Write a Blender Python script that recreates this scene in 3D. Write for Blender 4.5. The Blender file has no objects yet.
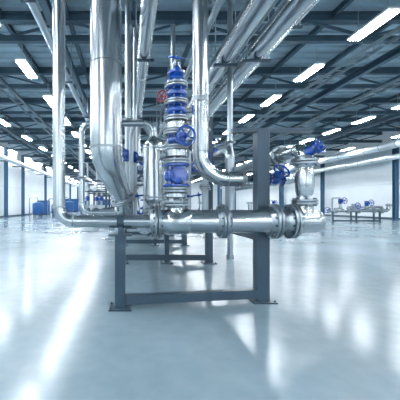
import bpy, bmesh, math, random
from mathutils import Vector, Matrix
random.seed(4)
scene = bpy.context.scene

# ------------------------------------------------------------ materials
def principled(name, col, metal=0.0, rough=0.5, noise=0.0, scale=5.0, rvar=0.0, bump=0.0, stretch=(1,1,1), coat=0.0, col2=None):
    m = bpy.data.materials.new(name); m.use_nodes = True
    nt = m.node_tree; b = nt.nodes["Principled BSDF"]
    b.inputs["Base Color"].default_value = (*col, 1)
    b.inputs["Metallic"].default_value = metal
    b.inputs["Roughness"].default_value = rough
    if coat:
        b.inputs["Coat Weight"].default_value = coat
        b.inputs["Coat Roughness"].default_value = 0.08
    if noise or rvar or bump:
        tc = nt.nodes.new("ShaderNodeTexCoord"); mp = nt.nodes.new("ShaderNodeMapping")
        mp.inputs["Scale"].default_value = stretch
        nz = nt.nodes.new("ShaderNodeTexNoise"); nz.inputs["Scale"].default_value = scale
        nz.inputs["Detail"].default_value = 2
        nt.links.new(tc.outputs["Object"], mp.inputs[0]); nt.links.new(mp.outputs[0], nz.inputs["Vector"])
        if noise:
            cr = nt.nodes.new("ShaderNodeValToRGB")
            c2 = col2 or tuple(c*(1-noise) for c in col)
            cr.color_ramp.elements[0].position = 0.25; cr.color_ramp.elements[1].position = 0.75
            cr.color_ramp.elements[0].color = (*c2, 1); cr.color_ramp.elements[1].color = (*col, 1)
            nt.links.new(nz.outputs["Fac"], cr.inputs[0]); nt.links.new(cr.outputs[0], b.inputs["Base Color"])
        if rvar:
            mr = nt.nodes.new("ShaderNodeMapRange")
            mr.inputs["From Min"].default_value = 0.25; mr.inputs["From Max"].default_value = 0.75
            mr.inputs["To Min"].default_value = max(0.02, rough-rvar); mr.inputs["To Max"].default_value = rough+rvar
            nt.links.new(nz.outputs["Fac"], mr.inputs["Value"]); nt.links.new(mr.outputs[0], b.inputs["Roughness"])
    return m

def emissive(name, col, strength):
    m = bpy.data.materials.new(name); m.use_nodes = True
    b = m.node_tree.nodes["Principled BSDF"]
    b.inputs["Base Color"].default_value = (*col, 1)
    b.inputs["Emission Color"].default_value = (*col, 1)
    b.inputs["Emission Strength"].default_value = strength
    return m

STEEL = principled("brushed_steel", (0.53,0.575,0.60), 1.0, 0.24, 0.10, 2.5)
STEEL2 = principled("galvanised_steel", (0.43,0.485,0.52), 1.0, 0.32, 0.12, 3)
FLG = principled("flange_steel", (0.40,0.455,0.49), 1.0, 0.28, 0.12, 10)
BOLT = principled("bolt_steel", (0.18,0.22,0.26), 1.0, 0.4, 0.2, 30)
BLUE = principled("blue_valve_enamel", (0.006,0.075,0.38), 0.0, 0.22, 0.12, 6, coat=0.7)
RED = principled("red_handwheel_paint", (0.40,0.03,0.05), 0.0, 0.35, 0.2, 12)
FRAME = principled("frame_blue_grey_paint", (0.045,0.085,0.12), 0.1, 0.36, 0.15, 4, 0.04)
ROOFST = principled("roof_steel_paint", (0.075,0.135,0.185), 0.1, 0.5, 0.2, 3)
DECK = principled("roof_deck_paint", (0.44,0.58,0.66), 0.1, 0.5, 0.15, 1.0)
WHITE = principled("white_wall_paint", (0.86,0.90,0.92), 0.0, 0.6, 0.04, 1.0)
CLAD = principled("insulation_cladding", (0.78,0.84,0.87), 0.5, 0.35, 0.08, 3)
DUCT = principled("galvanised_duct", (0.46,0.55,0.61), 0.9, 0.38, 0.15, 4)
COLM = principled("column_blue_paint", (0.04,0.12,0.21), 0.0, 0.45, 0.15, 3)
MACH = principled("machine_blue_paint", (0.02,0.11,0.32), 0.0, 0.4, 0.15, 3)
DARK = principled("dark_rubber", (0.02,0.03,0.04), 0.0, 0.6, 0.2, 9)
LAMP = emissive("lamp_tube_glow", (0.90,0.95,1.0), 50)
GLOW_GLASS = emissive("glowing_window_glazing", (0.87,0.94,1.0), 2.4)  # self-lit glazing, shared with the added fill windows behind the camera

# ------------------------------------------------------------ builder
def basis(ax):
    ax = Vector(ax).normalized()
    t = Vector((0,0,1)) if abs(ax.z) < 0.9 else Vector((1,0,0))
    u = ax.cross(t).normalized(); v = ax.cross(u).normalized()
    return ax,u,v

class B:
    def __init__(s, name):
        s.name=name; s.bm=bmesh.new(); s.mats=[]
    def mi(s, m):
        if m not in s.mats: s.mats.append(m)
        return s.mats.index(m)
    def face(s, vs, m):
        try:
            f = s.bm.faces.new(vs); f.material_index = m; f.smooth = True
        except ValueError: pass
    def rings(s, rings, mat, caps=True, closed=False):
        m = s.mi(mat); rv=[[s.bm.verts.new(p) for p in r] for r in rings]
        n=len(rv[0]); k=len(rv)
        for i in range(k if closed else k-1):
            a=rv[i]; b=rv[(i+1)%k]
            for j in range(n):
                s.face((a[j],a[(j+1)%n],b[(j+1)%n],b[j]), m)
        if caps and not closed:
            s.face(list(reversed(rv[0])), m); s.face(rv[-1], m)
    def lathe(s, o, axis, prof, mat, seg=28, caps=True):
        ax,u,v = basis(axis); o=Vector(o); R=[]
        for t,r in prof:
            R.append([o+ax*t+(u*math.cos(2*math.pi*j/seg)+v*math.sin(2*math.pi*j/seg))*max(r,0.0005) for j in range(seg)])
        s.rings(R, mat, caps)
    def cyl(s, p1, p2, r, mat, r2=None, seg=20):
        p1=Vector(p1); p2=Vector(p2); d=p2-p1
        s.lathe(p1, d, [(0,r),(d.length, r if r2 is None else r2)], mat, seg)
    def sweep(s, pts, r, mat, seg=24, closed=False, caps=True):
        pts=[Vector(p) for p in pts]; k=len(pts)
        rad = r if isinstance(r,(list,tuple)) else [r]*k
        R=[]; u=None
        for i,p in enumerate(pts):
            if closed: t=(pts[(i+1)%k]-pts[i-1]).normalized()
            else: t=(pts[min(i+1,k-1)]-pts[max(i-1,0)]).normalized()
            if u is None: _,u,_=basis(t)
            else:
                u=(u-t*u.dot(t)).normalized()
            v=t.cross(u)
            R.append([p+(u*math.cos(2*math.pi*j/seg)+v*math.sin(2*math.pi*j/seg))*rad[i] for j in range(seg)])
        s.rings(R, mat, caps, closed)
    def pipe(s, pts, r, mat, bend=0.2, seg=24, welds=True):
        pts=[Vector(p) for p in pts]; out=[pts[0]]; w=[]
        for i in range(1,len(pts)-1):
            a,b,c=pts[i-1],pts[i],pts[i+1]
            d1=(a-b).normalized(); d2=(c-b).normalized()
            ang=d1.angle(d2)
            if ang>3.1: continue
            tl=bend/math.tan(ang/2)
            tl=min(tl,(a-b).length*0.49 if i>1 else (a-b).length*0.98,(c-b).length*0.49 if i<len(pts)-2 else (c-b).length*0.98)
            rr=tl*math.tan(ang/2)
            cen=b+(d1+d2).normalized()*(rr/math.sin(ang/2))
            s0=b+d1*tl; s1=b+d2*tl
            va=s0-cen; vb=s1-cen; th=va.angle(vb); n=14
            for q in range(n+1):
                f=q/n
                out.append(cen+(va*math.sin((1-f)*th)+vb*math.sin(f*th))/math.sin(th))
            w += [(s0,d1),(s1,d2)]
        out.append(pts[-1])
        s.sweep(out, r, mat, seg)
        if welds:
            for p,d in w: s.lathe(p-d*0.006, d, [(0,r),(0.002,r*1.035),(0.010,r*1.035),(0.012,r)], FLG, seg)
    def box(s, c, sz, mat, rot=None):
        m=s.mi(mat); c=Vector(c); h=Vector(sz)/2
        co=[Vector((x*h.x,y*h.y,z*h.z)) for x in(-1,1) for y in(-1,1) for z in(-1,1)]
        if rot: co=[rot@p for p in co]
        v=[s.bm.verts.new(c+p) for p in co]
        for f in ((0,1,3,2),(4,6,7,5),(0,4,5,1),(2,3,7,6),(0,2,6,4),(1,5,7,3)):
            s.face([v[i] for i in f], m)
    def beam(s, p1, p2, w, h, mat):
        p1=Vector(p1);p2=Vector(p2);d=p2-p1
        q=d.to_track_quat('X','Z').to_matrix()
        s.box((p1+p2)/2,(d.length,w,h),mat,q)
    def ibeam(s, p1, p2, w, h, mat, t=0.012, up='Z'):
        p1=Vector(p1);p2=Vector(p2);d=p2-p1
        q=d.to_track_quat('X',up).to_matrix(); c=(p1+p2)/2
        s.box(c,(d.length,t,h-2*t),mat,q)
        s.box(c+q@Vector((0,0,h/2-t/2)),(d.length,w,t),mat,q)
        s.box(c+q@Vector((0,0,-h/2+t/2)),(d.length,w,t),mat,q)
    def flange(s, c, axis, r, t=0.03, mat=None, bolts=10):
        mat=mat or FLG; ax,u,v=basis(axis); c=Vector(c); e=0.005
        s.lathe(c-ax*t/2, ax, [(0,r-e),(e,r),(t-e,r),(t,r-e)], mat, 32)
        for i in range(bolts):
            a=2*math.pi*(i+.5)/bolts
            p=c+(u*math.cos(a)+v*math.sin(a))*r*0.82
            s.cyl(p-ax*(t/2+0.018),p+ax*(t/2+0.018),r*0.075,BOLT,seg=6)
    def fpair(s, c, axis, r, t=0.03, pr=None, mat=None, bolts=10):
        ax=Vector(axis).normalized(); c=Vector(c)
        s.flange(c-ax*(t/2+.004),ax,r,t,mat,bolts); s.flange(c+ax*(t/2+.004),ax,r,t,mat,bolts)
        s.lathe(c-ax*.005,ax,[(0,r*.8),(.01,r*.8)],DARK)
        if pr:
            s.lathe(c-ax*(t+.05),ax,[(0,pr),(.045,pr*1.25),(.05,pr*1.25)],mat or FLG)
            s.lathe(c+ax*(t+.05),-ax,[(0,pr),(.045,pr*1.25),(.05,pr*1.25)],mat or FLG)
    def wheel(s, c, axis, r, mat=None, stem=0.1, spokes=5):
        mat=mat or BLUE; ax,u,v=basis(axis); c=Vector(c); n=32
        s.sweep([c+(u*math.cos(2*math.pi*i/n)+v*math.sin(2*math.pi*i/n))*r for i in range(n)], r*0.12, mat, 10, closed=True)
        s.lathe(c-ax*r*0.2, ax,[(0,r*.22),(r*.4,r*.22)],mat,16)
        s.lathe(c+ax*r*0.2, ax,[(0,r*.1),(r*.25,r*.1),(r*.3,r*.05)],BOLT,8)
        for i in range(spokes):
            a=2*math.pi*i/spokes+.3; d=u*math.cos(a)+v*math.sin(a)
            s.cyl(c-ax*r*.05+d*r*.15,c+d*r*.97,r*.08,mat,seg=8)
        if stem: s.cyl(c-ax*stem,c,r*0.12,STEEL,seg=10)
    def valve(s, c, axis, stem, pr, L, wr, mat=None, H=None):
        mat=mat or BLUE; ax=Vector(axis).normalized(); st=Vector(stem).normalized(); c=Vector(c)
        H=H or pr*3.2
        s.lathe(c-ax*L/2, ax, [(0,pr*1.1),(L*.2,pr*1.1),(L*.35,pr*1.45),(L*.5,pr*1.6),(L*.65,pr*1.45),(L*.8,pr*1.1),(L,pr*1.1)],mat)
        s.flange(c-ax*L/2, ax, pr*1.8, pr*.3, mat, 8); s.flange(c+ax*L/2, ax, pr*1.8, pr*.3, mat, 8)
        s.lathe(c, st, [(0,pr*1.1),(pr*1.6,pr*.95),(pr*1.65,pr*1.25),(pr*1.95,pr*1.25),(pr*2.0,pr*.7),(pr*2.5,pr*.4),(pr*2.55,pr*.4)], mat, 20)
        s.wheel(c+st*H, st, wr, None, stem=H-pr*2.3)
    def done(s, loc=None):
        me=bpy.data.meshes.new(s.name)
        bmesh.ops.recalc_face_normals(s.bm, faces=s.bm.faces)
        s.bm.to_mesh(me); s.bm.free()
        for m in s.mats: me.materials.append(m)
        me.set_sharp_from_angle(angle=0.6)
        o=bpy.data.objects.new(s.name, me); scene.collection.objects.link(o)
        return o
X=Vector((1,0,0)); Y=Vector((0,1,0)); Z=Vector((0,0,1))

# ------------------------------------------------------------ hall
XL,XR,YB,YF,H = -12.0, 22.0, -12.0, 72.0, 7.7
FL = bpy.data.materials.new("polished_concrete_floor"); FL.use_nodes=True
nt=FL.node_tree; b=nt.nodes["Principled BSDF"]
tc=nt.nodes.new("ShaderNodeTexCoord")
n1=nt.nodes.new("ShaderNodeTexNoise"); n1.inputs["Scale"].default_value=0.55; n1.inputs["Detail"].default_value=4
n2=nt.nodes.new("ShaderNodeTexNoise"); n2.inputs["Scale"].default_value=7; n2.inputs["Detail"].default_value=8
for n in (n1,n2): nt.links.new(tc.outputs["Object"], n.inputs["Vector"])
mx=nt.nodes.new("ShaderNodeMath"); mx.operation='MULTIPLY_ADD'; mx.inputs[1].default_value=0.3
nt.links.new(n2.outputs["Fac"],mx.inputs[0]); nt.links.new(n1.outputs["Fac"],mx.inputs[2])
cr=nt.nodes.new("ShaderNodeValToRGB")
cr.color_ramp.elements[0].position=0.45; cr.color_ramp.elements[0].color=(0.20,0.285,0.335,1)
cr.color_ramp.elements[1].position=0.8; cr.color_ramp.elements[1].color=(0.285,0.38,0.43,1)
nt.links.new(mx.outputs[0],cr.inputs[0]); nt.links.new(cr.outputs[0],b.inputs["Base Color"])
mr=nt.nodes.new("ShaderNodeMapRange"); mr.inputs["From Min"].default_value=.4; mr.inputs["From Max"].default_value=.85
mr.inputs["To Min"].default_value=.18; mr.inputs["To Max"].default_value=.25
nt.links.new(mx.outputs[0],mr.inputs["Value"]); nt.links.new(mr.outputs[0],b.inputs["Roughness"])
b.inputs["IOR"].default_value=1.8
f=B("floor"); f.box(((XL+XR)/2,(YB+YF)/2,-.1),(XR-XL,YF-YB,.2),FL); f.done()

c=B("ceiling"); c.box(((XL+XR)/2,(YB+YF)/2,H+.1),(XR-XL,YF-YB,.2),DECK)
y=YB+.3
while y<YF:
    c.box(((XL+XR)/2,y,H-.04),(XR-XL,.16,.08),DECK); y+=.5
c.done()
w=B("wall_left"); w.box((XL-.1,(YB+YF)/2,H/2),(.2,YF-YB,H),WHITE); w.done()
w=B("wall_right"); w.box((XR+.1,(YB+YF)/2,H/2),(.2,YF-YB,H),WHITE); w.done()
w=B("wall_far"); w.box(((XL+XR)/2,YF+.1,H/2),(XR-XL,.2,H),WHITE); w.done()
w=B("wall_rear"); w.box(((XL+XR)/2,YB-.1,H/2),(XR-XL,.2,H),WHITE); w.done()
t=B("baseboard_left"); t.box((XL+.03,(YB+YF)/2,.08),(.06,YF-YB,.16),FRAME); t.done()
t=B("baseboard_right"); t.box((XR-.03,(YB+YF)/2,.08),(.06,YF-YB,.16),FRAME); t.done()
# cladding panel joints / rails on the walls
t=B("trim_1"); 
for z_ in (3.0,5.2): t.box((XL+.02,(YB+YF)/2,z_),(.04,YF-YB,.06),CLAD)
t.done()
t=B("trim_2"); 
for z_ in (3.0,5.2): t.box((XR-.02,(YB+YF)/2,z_),(.04,YF-YB,.06),CLAD)
t.done()

wn=0
def glow_window(cx,cy,cz,length,height,axis,inward):
    global wn; wn+=1
    o=B("glow_window_%d"%wn); nx=max(2,int(length/1.5))
    if axis=='Y':
        o.box((cx+inward*.03,cy,cz),(.04,length,height),GLOW_GLASS)
        o.box((cx+inward*.05,cy,cz+height/2),(.1,length+.1,.08),FRAME); o.box((cx+inward*.05,cy,cz-height/2),(.1,length+.1,.08),FRAME)
        for i in range(nx+1): o.box((cx+inward*.05,cy-length/2+length*i/nx,cz),(.1,.07,height),FRAME)
    else:
        o.box((cx,cy+inward*.03,cz),(length,.04,height),GLOW_GLASS)
        o.box((cx,cy+inward*.05,cz+height/2),(length+.1,.1,.08),FRAME); o.box((cx,cy+inward*.05,cz-height/2),(length+.1,.1,.08),FRAME)
        o.box((cx,cy+inward*.05,cz),(length,.08,.05),FRAME)
        for i in range(nx+1): o.box((cx-length/2+length*i/nx,cy+inward*.05,cz),(.07,.1,height),FRAME)
    o.done()
for i in range(9):
    glow_window(XL,-7.5+i*9,6.3,7.6,.9,'Y',1)
for i in range(3): glow_window(-6.5+i*11.3,YB,3.4,6.5,3.4,'X',1)  # invented windows behind the camera, added as glowing frontal fill for the pipes

# columns
def column(x,y):
    o=B("steel_column")
    o.ibeam((x,y,0.02),(x,y,6.6),.28,.3,COLM,.025,up='Y')
    o.box((x,y,.015),(.5,.5,.03),COLM); o.box((x,y,6.6),(.4,.4,.03),COLM)
    o.done()
for i in range(9):
    column(XL+.45,-7+i*9.0+4.0); column(XR-.6,-7+i*9.0+4.0)
for y_ in (19.4,28.4): column(XL+.45,y_)
column(13.3,26); column(13.3,44)

# roof trusses
tr=B("roof_truss")
yy=YB+2
while yy<YF:
    tr.ibeam((XL,yy,H-.25),(XR,yy,H-.25),.2,.3,ROOFST,.03)
    tr.ibeam((XL,yy,6.72),(XR,yy,6.72),.18,.2,ROOFST,.025)
    x=XL; k=0
    while x<XR-.1:
        tr.beam((x,yy,6.8 if k%2==0 else H-.38),(x+2.0,yy,H-.38 if k%2==0 else 6.8),.07,.07,ROOFST)
        x+=2.0;k+=1
    yy+=4.0
tr.done()
pu=B("roof_purlin")
x=XL+1.2
while x<XR:
    pu.ibeam((x,YB,H-.2),(x,YF,H-.2),.12,.2,ROOFST,.02); x+=2.2
for xx in (-8.5,-2.2,4.6,9.4,16.0):
    pu.ibeam((xx,YB,6.55),(xx,YF,6.55),.2,.26,ROOFST,.03)
pu.done()
ct=B("cable_tray")
for xx in (-5.4,3.9,8.0,11.2):
    for s_ in (-.2,.2): ct.box((xx+s_,(YB+YF)/2,6.3),(.02,YF-YB-.6,.12),DUCT)
    y=YB+.5
    while y<YF-.5: ct.box((xx,y,6.26),(.4,.05,.02),DUCT); y+=.6
    y=YB+2
    while y<YF-.5:
        for d in(-.2,.2): ct.cyl((xx+d,y,6.3),(xx+d,y,6.7),.012,DUCT,seg=6)
        y+=4
ct.done()

# lights
def light_row(x, y0, dy):
    o=B("ceiling_light_row"); y=y0
    while y-dy>YB+1: y-=dy
    while y<YF-1:
        o.box((x,y,6.06),(.36,1.40,.06),WHITE)
        o.box((x,y,6.015),(.30,1.32,.03),LAMP)
        for d in(-.5,.5): o.cyl((x,y+d,6.08),(x,y+d,6.75),.01,DUCT,seg=6)
        y+=dy
    o.done()
light_row(6.6,8.1,2.9); light_row(13.4,17.1,2.7); light_row(-3.6,10.7,3.3); light_row(-7.3,17.6,4.1); light_row(19.0,26,5.2); light_row(-10.4,23,4.1)

# ------------------------------------------------------------ front manifold
HZ=1.01; HY=3.5
m=B("pipe_manifold")
m.pipe([(-.805,HY,7.6),(-.805,HY,HZ),(.34,HY,HZ)],.072,STEEL,bend=.17)
m.cyl((-.3,HY,HZ),(.34,HY,HZ),.078,STEEL)
m.fpair((.335,HY,HZ),X,.205,.032,.12,bolts=12)
m.cyl((.37,HY,HZ),(1.70,HY,HZ),.135,STEEL,seg=32)
m.lathe((.45,HY,HZ),X,[(0,.135),(.03,.15),(.24,.15),(.27,.135)],STEEL,32)
m.fpair((1.10,HY,HZ),X,.20,.03,.135,bolts=12)
m.fpair((1.70,HY,HZ),X,.205,.032,.135,bolts=12)
m.cyl((1.70,HY,HZ),(1.95,HY,HZ),.12,STEEL2,seg=32)
m.fpair((1.90,HY,HZ),X,.20,.03,.125,bolts=12)
m.lathe((1.93,HY,HZ),X,[(0,.135),(.22,.135),(.27,.128),(.31,.105),(.335,.07),(.345,.0)],STEEL,32)
m.lathe((2.06,HY,1.08),Z,[(0,.11),(.06,.10),(.12,.085)],STEEL)
m.cyl((2.06,HY,1.1),(2.06,HY,1.72),.078,STEEL)
m.fpair((2.06,HY,1.235),Z,.14,.025,.08,bolts=8)
m.lathe((2.06,HY,1.30),Z,[(0,.08),(.06,.095),(.17,.105),(.28,.095),(.34,.08)],STEEL)
m.fpair((2.06,HY,1.70),Z,.14,.025,.08,bolts=8)
m.pipe([(2.06,HY,1.7),(2.06,HY,1.86),(2.06,HY+.6,1.86)],.075,STEEL,bend=.12)
m.lathe((2.06,HY-.02,1.80),(0.55,-.45,.35),[(0,.06),(.09,.055),(.10,.075),(.13,.075),(.14,.03),(.18,.03)],BLUE,20)
m.wheel((2.17,HY-.11,1.87),(0.45,-.75,.35),.085,BLUE,stem=.05)
m.cyl((2.06,HY+.6,1.86),(2.06,6.2,1.86),.075,STEEL2)
m.fpair((2.06,HY+.55,1.86),Y,.14,.025,.08,bolts=8)
for x in (.85,1.42):
    m.cyl((x,HY,HZ+.12),(x,HY,HZ+.2),.02,STEEL,seg=12); m.cyl((x,HY,HZ+.2),(x,HY,HZ+.225),.035,FLG,seg=6)
m.done()

# ------------------------------------------------------------ valve tree
v=B("valve_tree"); TX=.56
def P(z): return (TX,HY,z)
v.lathe(P(1.10),Z,[(0,.12),(.05,.10),(.09,.10)],STEEL)
v.cyl(P(1.12),P(2.72),.07,STEEL)
v.fpair(P(1.22),Z,.155,.026,.09)
v.lathe(P(1.26),Z,[(0,.09),(.03,.125),(.07,.125),(.10,.09)],STEEL)
v.fpair(P(1.375),Z,.15,.024)
def bl(z0,z1,r):
    h=z1-z0
    v.flange(P(z0+h*.05),Z,r,h*.1,BLUE,8); v.flange(P(z1-h*.05),Z,r,h*.1,BLUE,8)
    v.lathe(P(z0+h*.08),Z,[(0,r*.62),(h*.12,r*.66),(h*.25,r*.88),(h*.42,r*.93),(h*.59,r*.88),(h*.72,r*.66),(h*.84,r*.62)],BLUE)
    for a in range(4):
        an=math.pi/4+a*math.pi/2
        v.beam((TX+math.cos(an)*r*.75,HY+math.sin(an)*r*.75,z0+h*.1),(TX+math.cos(an)*r*.75,HY+math.sin(an)*r*.75,z1-h*.1),.014,.03,BLUE)
bl(1.41,1.67,.155)
v.lathe((TX,HY,1.54),-Y,[(0,.09),(.15,.075),(.155,.095),(.18,.095),(.185,.03)],BLUE)
for a in range(6): 
    an=a*math.pi/3; v.cyl((TX+.078*math.cos(an),HY-.18,1.54+.078*math.sin(an)),(TX+.078*math.cos(an),HY-.195,1.54+.078*math.sin(an)),.009,BOLT,seg=6)
v.fpair(P(1.705),Z,.15,.024)
v.lathe(P(1.73),Z,[(0,.085),(.03,.13),(.10,.13),(.13,.085)],STEEL)
v.fpair(P(1.865),Z,.14,.022)
bl(1.89,2.01,.115)
v.lathe((TX,HY,1.95),(.25,-1,0),[(0,.06),(.14,.06),(.145,.075),(.16,.075),(.165,.02)],BLUE)
v.wheel((TX+.07,HY-.27,1.95),(.25,-1,0),.10,BLUE,stem=.12)
v.fpair(P(2.04),Z,.145,.022)
v.lathe(P(2.065),Z,[(0,.08),(.02,.11),(.09,.11),(.11,.08)],STEEL)
v.fpair(P(2.20),Z,.14,.022)
bl(2.23,2.36,.13)
v.fpair(P(2.39),Z,.14,.022)
bl(2.42,2.56,.13)
v.fpair(P(2.59),Z,.135,.022)
v.lathe(P(2.61),Z,[(0,.08),(.05,.10),(.10,.07),(.11,.10),(.14,.10),(.145,.05),(.2,.04)],BLUE)
for d in(-.05,.05): v.cyl((TX+d,HY,2.74),(TX+d*.6,HY,2.87),.012,STEEL,seg=8)
v.wheel(P(2.92),(.1,-.5,1),.095,BLUE,stem=.14)
v.cyl((TX-.05,HY,2.45),(TX-.15,HY,2.45),.035,FLG,seg=14); v.wheel((TX-.175,HY-.05,2.45),(-.8,-.9,0),.062,RED,stem=.04)
v.cyl((TX+.05,HY,2.3),(TX+.2,HY,2.3),.03,FLG,seg=14); v.wheel((TX+.2,HY-.02,2.3),(1,-.5,0),.05,BLUE,stem=.04)
v.cyl((TX,HY,2.12),(TX+.16,HY,2.12),.03,FLG,seg=14); v.cyl((TX+.15,HY,2.12),(TX+.17,HY,2.12),.06,FLG)
v.cyl((TX,HY,1.78),(TX-.2,HY,1.78),.035,FLG,seg=14); v.cyl((TX-.17,HY,1.78),(TX-.2,HY,1.78),.065,FLG)
v.done()

# ------------------------------------------------------------ drop pipe with elbow to right
d=B("drop_pipe"); DY=3.93; DZ=1.54
d.pipe([(.94,DY,7.6),(.94,DY,DZ),(1.5,DY,DZ)],.096,STEEL,bend=.36)
d.lathe((.94,DY,2.55),Z,[(0,.096),(.003,.104),(.06,.104),(.063,.096)],FLG)
d.fpair((1.5,DY,DZ),X,.11,.022,bolts=8)
d.pipe([(1.5,DY,DZ),(2.2,DY,DZ),(2.2,6.3,DZ)],.055,STEEL,bend=.12)
d.valve((1.93,DY,DZ),X,(0.1,-.8,.55),.05,.18,.095)
d.fpair((1.75,DY,DZ),X,.10,.018,bolts=8)
d.done()

# ------------------------------------------------------------ large riser with offset reducer
b_=B("large_riser_pipe")
pts=[(-.30,4.1,7.6),(-.30,4.1,2.2),(-.30,4.1,1.95),(-.285,4.12,1.84),(-.24,4.17,1.70),(-.16,4.27,1.5),(-.08,4.37,1.3),(-.05,4.42,1.2),(-.05,4.5,1.1),(-.05,4.62,1.03),(-.05,4.8,1.01)]
rr=[.215,.215,.215,.21,.195,.165,.135,.125,.12,.12,.12]
b_.sweep(pts,rr,STEEL,40)
b_.lathe((-.30,4.1,1.96),Z,[(0,.215),(.004,.223),(.03,.223),(.034,.215)],FLG,36)
b_.lathe((-.30,4.1,3.1),Z,[(0,.215),(.004,.221),(.02,.221),(.024,.215)],FLG,36)
b_.fpair((-.075,4.38,1.285),(-.3,-.35,.75),.18,.025)
b_.cyl((-.05,4.8,1.01),(-.05,16,1.01),.12,STEEL2)
for yy in (5.2,7.4,9.6): b_.fpair((-.05,yy,1.01),Y,.19,.03)
b_.done()

# ------------------------------------------------------------ separator vessel + loop
s=B("separator_vessel"); SX=.37; SY=4.42
s.lathe((SX,SY,1.12),Z,[(0,.06),(.06,.06),(.14,.13),(.16,.145),(.92,.145),(.98,.135),(1.03,.10),(1.07,.06),(1.09,.045)],STEEL,36)
for z in (1.30,2.02): s.lathe((SX,SY,z),Z,[(0,.145),(.003,.151),(.02,.151),(.023,.145)],FLG,36)
s.flange((SX,SY,1.12),Z,.12,.03)
s.cyl((SX,SY,.85),(SX,SY,1.12),.05,STEEL)
s.pipe([(SX,SY,2.18),(SX,SY,2.40),(-.68,SY,2.40),(-.68,SY,1.09),(-.2,SY,1.09)],.045,STEEL,bend=.13)
for x_,z_ in ((-.68,1.6),): s.fpair((x_,SY,z_),Z,.075,.016,bolts=6)
s.pipe([(SX-.02,SY+.3,2.3),(.15,SY+.3,2.62),(.05,SY+.3,2.3),(.05,SY+.3,1.0)],.035,STEEL2,bend=.1)
s.done()

# slender vertical pipes
sv=B("slender_riser_pipes")
for x_,y_,r_,z0 in ((.0,4.95,.05,1.0),(.12,5.1,.035,1.0),(1.25,4.9,.045,1.0),(1.45,5.6,.05,1.0),(.75,5.0,.04,1.0),(2.28,6.7,.06,0.1)):
    sv.cyl((x_,y_,z0),(x_,y_,6.9 if r_>.04 else 4.2),r_,STEEL2)
    sv.fpair((x_,y_,1.5),Z,r_*1.9,.018,bolts=6)
    sv.fpair((x_,y_,2.6),Z,r_*1.9,.018,bolts=6)
    sv.valve((x_,y_,2.0),Z,(-.3,-1,0),r_,.16,.085)
    sv.cyl((x_,y_,z0),(x_,y_,z0-.1),r_*1.4,FLG)
sv.done()

# ------------------------------------------------------------ frames
def post(o,x,y,z1,w=.135):
    o.box((x,y,z1/2+.008),(w,w*.9,z1-.016),FRAME)
    o.box((x,y,.008),(w+.14,w+.12,.016),FRAME)
    for a in(-1,1):
        for c_ in(-1,1): o.cyl((x+a*(w/2+.045),y+c_*(w/2+.035),.016),(x+a*(w/2+.045),y+c_*(w/2+.035),.04),.012,BOLT,seg=6)
fr=B("pipe_support_frame")
post(fr,-.09,HY,.845,.12); post(fr,1.67,3.76,2.13,.15)
fr.box((-.09,HY,.855),(.26,.2,.02),FRAME)
fr.lathe((-.13,HY,HZ),X,[(0,.084),(.08,.084)],FRAME)
fr.box((-.09,HY,.90),(.05,.14,.1),FRAME)
fr.beam((-.03,HY,.10),(1.60,3.74,.10),.10,.105,FRAME)
fr.beam((1.30,3.76,2.13),(2.30,3.76,2.13),.08,.05,FRAME)
fr.beam((1.67,3.84,.80),(1.67,6.2,.80),.08,.10,FRAME)
fr.beam((-.09,3.56,.80),(-.09,6.2,.80),.08,.10,FRAME)
fr.beam((1.745,3.76,1.01),(1.745,3.6,1.01),.06,.06,FRAME)
fr.done()
for i in range(4):
    y_=6.2+2.7*i
    fr=B("pipe_support_frame")
    post(fr,-.12,y_,.86); post(fr,1.67,y_,3.0 if i%2==0 else 2.2); 
    fr.beam((-.12,y_,.12),(1.67,y_,.12),.1,.11,FRAME)
    fr.beam((-.12,y_,.80),(1.67,y_,.80),.1,.11,FRAME)
    fr.beam((.0,y_,2.15),(2.4,y_,2.15),.08,.08,FRAME)
    post(fr,.8,y_,2.11,.09)
    fr.done()

# rack pipes running back
rp=B("rack_pipe_run")
for x_,r_,z_ in ((.22,.07,.93),(.55,.09,.95),(.95,.08,.94),(1.3,.10,.96)):
    y0=4.0 if x_<1 else 4.2
    rp.cyl((x_,y0,z_),(x_,16,z_),r_,STEEL2)
    rp.flange((x_,y0,z_),Y,r_*1.7,.03)
    for yy in (5.0,6.9,9.2,12):
        rp.valve((x_,yy+random.uniform(-.3,.3),z_),Y,(random.uniform(-.2,.2),0,1),r_*.8,.28,.11,H=.42)
rp.cyl((.55,HY+.1,1.0),(.55,4.02,.95),.09,STEEL)
rp.done()
rp=B("upper_rack_pipe_run")
for x_,r_,z_ in ((.35,.06,2.26),(.7,.07,2.27),(1.15,.06,2.26),(1.95,.09,2.29)):
    rp.pipe([(x_,5.75,1.0),(x_,5.75,z_),(x_,17,z_)],r_,STEEL2,bend=.2)
    rp.fpair((x_,5.75,1.7),Z,r_*1.8,.022,bolts=8)
    for yy in (6.9,8.8,10.7):
        rp.valve((x_,yy+random.uniform(-.4,.4),z_),Y,(random.uniform(-.3,.3),0,1),r_*.8,.26,.1,H=.36)
rp.done()

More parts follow.
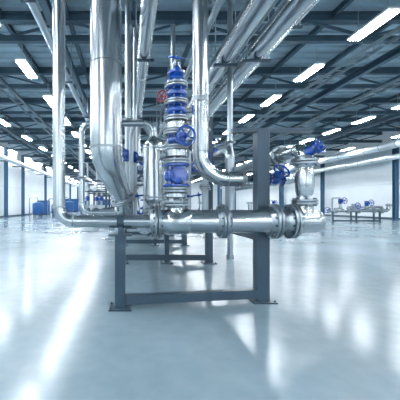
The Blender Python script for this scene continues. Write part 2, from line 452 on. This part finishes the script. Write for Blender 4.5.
# ------------------------------------------------------------ overhead pipes along the hall
def overhead(x,z,r,y0,y1,mat=STEEL,drop=None,name="overhead_pipe"):
    o=B(name)
    pts=[(x,y0,z),(x,y1,z)]
    if drop is not None: pts.append((x,y1,drop))
    o.pipe(pts,r,mat,bend=max(r*2,.2),seg=40)
    y=y0+1.3
    while y<y1-.4:
        o.lathe((x,y-.012,z),Y,[(0,r),(.003,r*1.03),(.021,r*1.03),(.024,r)],FLG,32)
        y+=3.9
    yy=YB+2
    while yy<y1:
        if yy>y0+.2:
            for s_ in(-1,1): o.cyl((x+s_*(r+.02),yy,z-r),(x+s_*(r+.02),yy,6.65),.012,DUCT,seg=6)
            o.box((x,yy,z-r-.02),(2*r+.12,.06,.04),FRAME)
        yy+=4
    o.done()
overhead(.32,4.25,.135,-6,10.6,STEEL,2.6)
overhead(1.95,4.2,.18,-6,30)
overhead(2.60,4.3,.19,-6,30)
overhead(1.42,4.35,.06,-6,24,STEEL2)
overhead(1.62,4.75,.05,-6,24,STEEL2)
overhead(3.3,4.9,.12,-6,40,DUCT)
overhead(-2.0,5.4,.09,-6,40,DUCT)
for z_,r_,x_ in ((5.75,.32,19.9),(4.9,.22,20.5)):
    o=B("insulated_wall_duct"); o.cyl((x_,0,z_),(x_,66,z_),r_,CLAD,seg=24)
    y=1
    while y<66:
        o.lathe((x_,y,z_),Y,[(0,r_),(.01,r_*1.04),(.06,r_*1.04),(.07,r_)],FLG,24)
        if int(y)%3==0: o.beam((x_,y,z_-r_-.04),(XR-.05,y,z_-r_-.04),.08,.08,FRAME)
        y+=1.5
    o.done()
o=B("insulated_wall_duct"); o.cyl((-11.0,0,5.4),(-11.0,66,5.4),.2,CLAD)
y=3
while y<66: o.beam((-11.0,y,5.16),(XL+.05,y,5.16),.08,.08,FRAME); y+=4
o.done()

# ------------------------------------------------------------ background skid right
def skid(x0,y0,L,name="pump_manifold_skid"):
    o=B(name)
    for xx in (x0,x0+L/2,x0+L):
        o.box((xx,y0,.36),(.09,.09,.70),FRAME); o.box((xx,y0,.01),(.24,.24,.02),FRAME)
    o.beam((x0,y0,.12),(x0+L,y0,.12),.09,.1,FRAME)
    o.cyl((x0-.3,y0,.82),(x0+L+.2,y0,.82),.12,STEEL)
    for xx in (x0+.2,x0+1.0,x0+L*.55,x0+L-.4,x0+L+.15): o.fpair((xx,y0,.82),X,.2,.035)
    o.pipe([(x0+L+.2,y0,.82),(x0+L+.6,y0,.82),(x0+L+.6,y0,1.3)],.11,STEEL)
    o.fpair((x0+L+.6,y0,1.2),Z,.18,.03)
    for xx,h in ((x0+.5,.35),(x0+1.4,.0),(x0+L*.72,.2)):
        o.cyl((xx,y0,.9),(xx,y0,1.0+h),.075,STEEL); o.fpair((xx,y0,.98),Z,.15,.03)
        o.valve((xx,y0,1.1+h),Z,(.2,-1,.15),.085,.30,.20,mat=BLUE if h>.1 else STEEL2,H=.34)
    o.pipe([(x0+.5,y0,1.55),(x0+.5,y0,1.7),(x0+.5,y0+.8,1.7),(x0+.5,y0+.8,.05)],.06,STEEL2,bend=.12)
    o.cyl((x0+1.4,y0+.5,1.05),(x0+L+.6,y0+.5,1.05),.08,STEEL2)
    for xx in (x0+1.6,x0+L): o.box((xx,y0+.5,.5),(.08,.08,1.0),FRAME)
    o.wheel((x0-.38,y0,.85),(-.6,-1,0),.18,BLUE,stem=.1)
    o.done()
skid(14.0,20.5,3.2)
skid(14.5,31,4)

# distant pipe rack on the left of the run
o=B("distant_pipe_rack")
for i in range(4):
    y_=22+i*4
    for xx in (-3.4,-1.6): o.box((xx,y_,1.5),(.15,.15,3.0),FRAME); o.box((xx,y_,.015),(.35,.35,.03),FRAME)
    for z_ in (.9,2.2,2.95): o.beam((-3.4,y_,z_),(-1.6,y_,z_),.12,.12,FRAME)
for xx,z_,r_ in ((-3.1,1.06,.10),(-2.6,1.07,.11),(-2.0,1.06,.1),(-3.0,2.38,.12),(-2.4,2.36,.1),(-1.9,3.11,.1)):
    o.cyl((xx,21.5,z_),(xx,35,z_),r_,STEEL2); o.flange((xx,21.5,z_),Y,r_*1.6,.04)
for xx,y_ in ((-3.1,23),(-2.6,25),(-2.0,22.6),(-2.4,27)):
    o.cyl((xx,y_,1.06),(xx,y_,4.4),.07,STEEL2); o.valve((xx,y_,1.7),Z,(.1,-1,0),.09,.26,.17)
o.done()

# ------------------------------------------------------------ left background machinery
def tank(x,y,r,h):
    o=B("blue_storage_tank")
    o.lathe((x,y,.25),Z,[(0,r*.4),(.12,r*.9),(.2,r),(h-.2,r),(h-.08,r*.85),(h,r*.4),(h+.02,.1),(h+.12,.1)],MACH,28)
    for z_ in (.55,h-.05): o.lathe((x,y,z_),Z,[(0,r),(.005,r*1.03),(.04,r*1.03),(.045,r)],MACH,28)
    for i in range(4):
        a=math.pi/4+i*math.pi/2; px=x+math.cos(a)*r*.8; py=y+math.sin(a)*r*.8
        o.box((px,py,.25),(.09,.09,.5),FRAME)
    o.pipe([(x,y,h+.3),(x,y,h+.7),(x-.8,y,h+.7),(x-.8,y,.05)],.05,STEEL)
    o.done()
tank(-8.4,28,.5,1.2); tank(-7.2,30,.45,1.1); tank(-8.0,41,.6,1.5); tank(-6.4,44,.6,1.6)
def cabinet(x,y,w_,d_,h_):
    o=B("control_cabinet")
    o.box((x,y,h_/2+.05),(w_,d_,h_-.1),MACH); o.box((x,y,.05),(w_*.95,d_*.95,.1),DARK)
    n=max(2,int(w_/.6))
    for i in range(n):
        o.box((x-w_/2+w_*(i+.5)/n,y-d_/2-.01,h_/2+.05),(w_/n-.04,.02,h_-.2),MACH)
        o.box((x-w_/2+w_*(i+.85)/n,y-d_/2-.03,h_/2),(.03,.03,.2),STEEL)
    o.box((x,y,h_+.03),(w_+.05,d_+.05,.06),FRAME); o.done()
cabinet(-10.4,37,1.4,.7,1.7); cabinet(-9.6,52,2.6,.8,2.2); cabinet(-4.4,56,2.4,.8,2.2)

# ------------------------------------------------------------ world, camera
wd=bpy.data.worlds.new("World"); scene.world=wd; wd.use_nodes=True
wd.node_tree.nodes["Background"].inputs[0].default_value=(.7,.85,1,1)
wd.node_tree.nodes["Background"].inputs[1].default_value=1.0
cam=bpy.data.cameras.new("camera"); co=bpy.data.objects.new("camera",cam); scene.collection.objects.link(co)
co.location=(0,0,1.2); co.rotation_euler=(math.pi/2,0,0)
cam.sensor_width=36; cam.lens=27; cam.shift_x=.18; cam.shift_y=.0125; cam.clip_end=200
scene.camera=co
scene.view_settings.view_transform='Standard'
scene.view_settings.exposure=0.5
